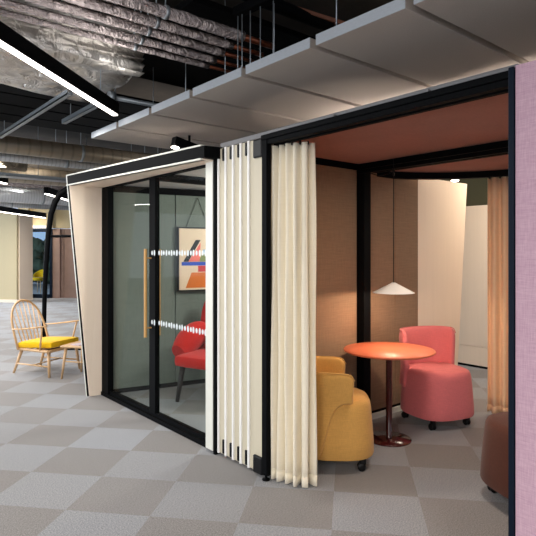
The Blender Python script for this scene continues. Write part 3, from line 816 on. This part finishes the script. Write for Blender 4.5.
# pipe bundle
PZ = 3.0
labs = ['first foil lagged pipe of the bundle, nearest the camera','second foil lagged pipe of the bundle from the camera','third foil lagged pipe, middle of the bundle','fourth foil lagged pipe of the bundle from the camera','fifth foil lagged pipe, farthest and thinnest of the bundle']
for k, (y, r_, z) in enumerate(((3.24,.040,3.08),(3.37,.032,3.05),(3.49,.029,3.03),(3.60,.026,3.0),(3.70,.022,2.98))):
    root = thing('lagged_pipe', labs[k], 'pipe', (-1,y,z), 0, 'foil lagged pipes side by side')
    rnd = random.Random(k); pts = []; rs = []
    xe = 3.2-.0*k
    for i in range(61):
        x = -2.5+(5.95)*i/60; pts.append((x,0,0)); rs.append(r_*(1+rnd.uniform(-.12,.12)))
    b = MB(); b.tube(pts, rs, 14); b.build('lagging', M['foilpipe'], root)
    b = MB(); b.tube([(pts[-1][0]-.02,0,0),(pts[-1][0]+.30,0,0)], r_*.6, 12); b.build('copper_pipe', M['copper'], root)
    for x in (.2,1.5,2.8):
        b = MB(); b.tube([(x-.012,0,0),(x+.012,0,0)], r_*1.16, 14); b.build('clamp', M['steel'], root)
        b = MB(); b.tube([(x,0,r_),(x,0,3.7-z)], .005, 6); b.build('hanger_rod', M['steel'], root)
# foil ducts
def wobble_box(a, c, n=14, amp=.02, seed=0):
    t = bmesh.new(); bmesh.ops.create_cube(t, size=1)
    bmesh.ops.subdivide_edges(t, edges=t.edges[:], cuts=n, use_grid_fill=True)
    rnd = random.Random(seed)
    for v in t.verts:
        v.co = Vector([(p+q)/2+(q-p)*w for p, q, w in zip(a, c, v.co)]) + Vector([rnd.uniform(-amp,amp) for _ in range(3)])
    b = MB(); b._merge(t, smooth=True); return b
o = wobble_box((-2.5,3.98,2.9),(2.0,5.05,3.25), 16, .022, 1).build('insulated_duct', M['foil']); tag(o, 'wide crinkled foil covered duct above the long linear light', 'duct')
o = wobble_box((-1.5,6.95,2.72),(1.55,7.75,3.1), 14, .022, 2).build('insulated_duct', M['foil']); tag(o, 'smaller crinkled foil duct beyond the black ceiling board', 'duct')
# black board between
b = MB()
for k in range(4): b.span((-3,5.12+.42*k,2.97),(5.2,5.50+.42*k,3.05), bev=.003)
o = b.build('black_ceiling_board', M['raft']); tag(o, 'black slotted ceiling board behind the wide foil duct', 'ceiling panel')
b = MB()
b.span((2.05,3.3,3.25),(6,5.1,3.3)); 
o = b.build('black_ceiling_board', M['raft']); tag(o, 'black ceiling board above the baffles at the end of the pipes', 'ceiling panel')
# steel channels parallel to the pod front
def channel(x, y0, y1, z, lab):
    b = MB(); b.span((x,y0,z),(x+.045,y1,z+.012)); b.span((x,y0,z),(x+.004,y1,z+.045)); b.span((x+.041,y0,z),(x+.045,y1,z+.045))
    
    t = thing('steel_channel', lab, 'channel', (x,y0,z), 0, 'galvanised channels under the black board')
    childify(b.build('rail', M['steel']), t)
    for yy in (y0+.2, y1-.2):
        b = MB(); b.tube([(x+.022,yy,z+.012),(x+.022,yy,3.7)], .004, 6); childify(b.build('hanger_rod', M['steel']), t)
channel(1.62, 4.6, 6.9, 2.80, 'galvanised channel just left of the linear light end')
channel(1.95, 4.75, 5.7, 2.80, 'shorter galvanised channel behind the linear light end')

# round ducts along X
def rduct(y, z, r_, x0, x1, mat, lab, name='round_duct', cap=None, every=1.6):
    root = thing(name, lab, 'duct', ((x0+x1)/2, y, z)); L = x1-x0
    b = MB(); b.tube([(-L/2,0,0),(L/2,0,0)], r_, 24); b.build('duct_body', mat, root)
    n = int(L/every)
    for k in range(n):
        x = -L/2+every*(k+.5); b = MB(); b.tube([(x-.02,0,0),(x+.02,0,0)], r_+.008, 24); b.tube([(x,0,r_),(x,0,3.7-z)], .006, 6); b.build('hanger_band', M['steel'], root)
    return root
rduct(7.95, 2.93, .12, -1, 7, M['ductold'], 'dull brown round duct passing just under the last baffle')
rduct(8.55, 2.86, .07, -1, 7, M['duct'], 'thin round duct behind the dull brown one')
rduct(9.3, 2.90, .13, 0, 2.6, M['foilwarm'], 'stained foil wrapped duct with open end at upper left')
rduct(10.3, 2.85, .15, 0, 9, M['ductold'], 'second dull round duct, deeper into the office')
rduct(11.6, 2.88, .10, 0, 5, M['foilpipe'], 'foil flexible duct above the big silver spiral duct')
rduct(13.0, 2.74, .17, 0, 9, M['duct'], 'big silver spiral duct at far left')
rduct(14.2, 2.78, .09, 0, 9, M['foilwarm'], 'narrow foil wrapped pipe behind the big silver duct')
rduct(15.6, 2.75, .09, 0, 9, M['duct'], 'narrow silver duct closest to the far wall')

# wide lagged box between far ducts
o = wobble_box((-.5,9.7,3.05),(6.5,10.7,3.4), 10, .015, 4).build('insulated_duct', M['foilwarm']); tag(o, 'broad dull lagged duct above the round ducts', 'duct')

sp0 = at(112, 4.8, 2.84)
t = thing('sprinkler_pipe', 'short steel pipe with flanged end beside the linear light tip', 'pipe', sp0)
b = MB(); b.tube([(0,0,0),(1.9,0,0)], .022, 12); b.build('pipe_run', M['steel'], t)
b = MB(); b.tube([(-.03,0,0),(.02,0,0)], .05, 16); b.build('flange', M['steel'], t)
b = MB(); b.tube([(.03,0,.02),(.03,0,.86)], .006, 6); b.build('hanger_rod', M['steel'], t)
t = thing('cable_tray', 'flat grey cable tray carrying loose cables over the far carpet', 'cable tray', (.6,8.85,2.62))
b = MB(); b.span((0,0,0),(4.2,.25,.006)); b.span((0,0,0),(4.2,.006,.05)); b.span((0,.244,0),(4.2,.25,.05)); b.build('tray', M['steel'], t)
rnd = random.Random(4)
for k in range(5):
    y0 = .04+.04*k; b = MB(); b.tube([(.02+.2*i, y0+rnd.uniform(-.01,.01), .02+rnd.uniform(0,.03)) for i in range(21)], .009, 6); b.build('cable', M['plastic' if k % 2 else 'foil'], t)
for x in (.5,2.1,3.7):
    b = MB(); b.tube([(x,.125,.0),(x,.125,1.08)], .005, 6); b.build('hanger_rod', M['steel'], t)
rduct(9.05, 3.02, .05, -1, 7, M['foilpipe'], 'slender foil pipe above the grey cable tray')
rduct(12.2, 2.98, .12, 0, 8, M['foil'], 'bright foil wrapped duct above the big silver spiral duct')
# trunking with rods over the baffles
def ip(px, py, z): return at(px, ldepth(py, z), z)
t0 = ip(236, 17, 3.15); t1 = ip(275, 0, 3.15)
dirv = (t1-t0).normalized()
tk = thing('cable_trunking', 'black trunking with a row of thin vertical rods above baffles', 'trunking', t0)
b = MB(); far_ = t1+dirv*.6; ang = math.atan2(dirv.y, dirv.x); mid = (t0+far_)/2
b.box((mid.x,mid.y,3.18), ((far_-t0).length,.07,.06), ang, .004); part(b, 'channel', M['black'], tk)
for px in (238,242.5,251,261,273.5):
    f = (px-236)/39.0; p = t0.lerp(t1, f); b = MB(); b.tube([(p.x,p.y,2.60),(p.x,p.y,3.16)], .004, 6); part(b, 'rod', M['steel'], tk)
p0 = ip(275, 3, 3.3); p1 = ip(348, 26, 3.3)
b = MB(); dv = p1-p0; b.box(((p0+p1)/2), (dv.length*1.3,.05,.03), math.atan2(dv.y,dv.x)); o = b.build('copper_strip', simple('dull copper strip', (130,84,64), .6)); tag(o, 'brown metal strip running along the dark ceiling above baffles', 'pipe')
# grey edge duct near top of pipes
o = MB().tube([(-2,3.02,3.28),(6,3.02,3.28)], .05, 14).build('conduit', M['black']); tag(o, 'black conduit running behind the lagged pipe bundle', 'pipe')
rduct(2.72, 3.42, .10, -1.5, .9, M['foil'], 'foil duct at the top left edge of the picture')

# ================================================================ LIGHTS
def area(loc, size, e, col=(1,1,1), rot=(0,0,0), sy=None):
    l = bpy.data.lights.new('lamp', 'AREA'); l.energy = e; l.color = col; l.size = size
    if sy: l.shape = 'RECTANGLE'; l.size_y = sy
    o = bpy.data.objects.new('lamp', l); COL.objects.link(o); o.location = loc; o.rotation_euler = rot; return o
def spot(loc, tgt, e, col, ang, blend=.3, size=.03):
    l = bpy.data.lights.new('spot', 'SPOT'); l.energy = e; l.color = col; l.spot_size = R(ang); l.spot_blend = blend; l.shadow_soft_size = size
    o = bpy.data.objects.new('spot', l); COL.objects.link(o); o.location = loc
    o.rotation_euler = (Vector(tgt)-Vector(loc)).to_track_quat('-Z','Y').to_euler(); return o
DIR = GRID+R(90)
# added fill lamps after the office's rows of linear lights (lamps; the ones outside the view have no fixture built)
for a, dd in ((-6.5,13.5),(-3.6,6.5),(-1.6,-2.0),(1.2,-2.0),(-4.5,-1.5),(-6.5,4.5),(-5.5,10.0),(-8,9.0)):
    area(cw(a,dd,2.55), 2.6, 90, (1,.95,.88), (0,0,DIR), .12)
# daylight from windows off to the left, cool
wl = area(cw(-9.5,3.5,1.6), 5.0, 200, (.80,.89,1.0), (0,0,0), 2.2)
wl.rotation_euler = (cw(1,.15,0).normalized()).to_track_quat('-Z','Z').to_euler()
wl = area(cw(-13,15,1.6), 5.0, 800, (.80,.89,1.0), (0,0,0), 2.2)
wl.rotation_euler = (cw(1,-.2,0).normalized()).to_track_quat('-Z','Z').to_euler()
wl = area(cw(-2.5,-6,1.7), 5.0, 190, (1,.95,.9), (0,0,0), 2.2)  # warm fill added from behind the viewpoint, no window known there
wl.rotation_euler = (cw(.3,1,0).normalized()).to_track_quat('-Z','Z').to_euler()
area(at(25, 16.5, 2.6), .3, 22, (1,.93,.82))  # small lamp added to brighten the dim recess by the far door
# pendant
l = bpy.data.lights.new('pendant', 'POINT'); l.energy = 12; l.color = (1,.76,.54); l.shadow_soft_size = .02
o = bpy.data.objects.new('pendant_light', l); COL.objects.link(o); o.location = (LP.x, LP.y, 1.158)
area(cw(-1.52,3.35,2.59), 3.2, 36, (1,.95,.88), (0,0,math.atan2(cw(-.2,1.8).y, cw(-.2,1.8).x)), .05)
# uplights added near the linear lights to brighten the foil ducts and pipes
for a, dd, e_ in ((-1.2,3.2,4),(-.9,1.5,4),(-4.2,8.5,34),(-5.5,12.5,50),(-1.5,8.6,10)):
    area(cw(a,dd,2.80), 2.2, e_, (1,.96,.92), (R(180),0,DIR), .1)
area((3.05,1.75,2.10), .35, 16, (1,.86,.72))
# bare unseen lamp added to fill the pod, then corridor lights
l = bpy.data.lights.new('pod_fill', 'POINT'); l.energy = 60; l.color = (1,.95,.90); l.shadow_soft_size = .12
o = bpy.data.objects.new('pod_fill', l); COL.objects.link(o); o.location = (3.7,3.9,1.85)
area((5.7,2.6,2.6), .8, 30, (1,.86,.68))
spot((sp2.x,sp2.y,sp2.z-.03), (4.5,2.6,.3), 40, (1,.86,.7), 80, .5)
spot((sp.x-.05,sp.y,sp.z-.02), (1.2,4.6,0), 16, (1,.92,.84), 80, .5)
for x, y in ((3.95,.9),(3.95,1.55),(3.95,2.2),(3.35,2.75)):  # hidden uplights added on the booth roof for the baffles' lit band
    spot((x,y,2.262), (x,y,3), 80 if x > 3.5 else 14, (1,.84,.72), 150, .06, .01)
w = bpy.data.worlds.new('World'); sc.world = w; w.use_nodes = True
bg = w.node_tree.nodes['Background']; bg.inputs[0].default_value = (.80,.87,1.0,1); bg.inputs[1].default_value = 1.45

# ================================================================ CAMERA
cam = bpy.data.cameras.new('Camera'); cam.sensor_width = 36; cam.lens = 36*FPX/536
cam.shift_y = -(268-HZ)/536; cam.clip_start = .02
co = bpy.data.objects.new('Camera', cam); COL.objects.link(co); co.location = (0,0,EYE); co.rotation_euler = (R(90),0,-PHI)
sc.camera = co
sc.view_settings.view_transform = 'Standard'; sc.view_settings.look = 'None'; sc.view_settings.exposure = 0.02; sc.view_settings.gamma = 1.0
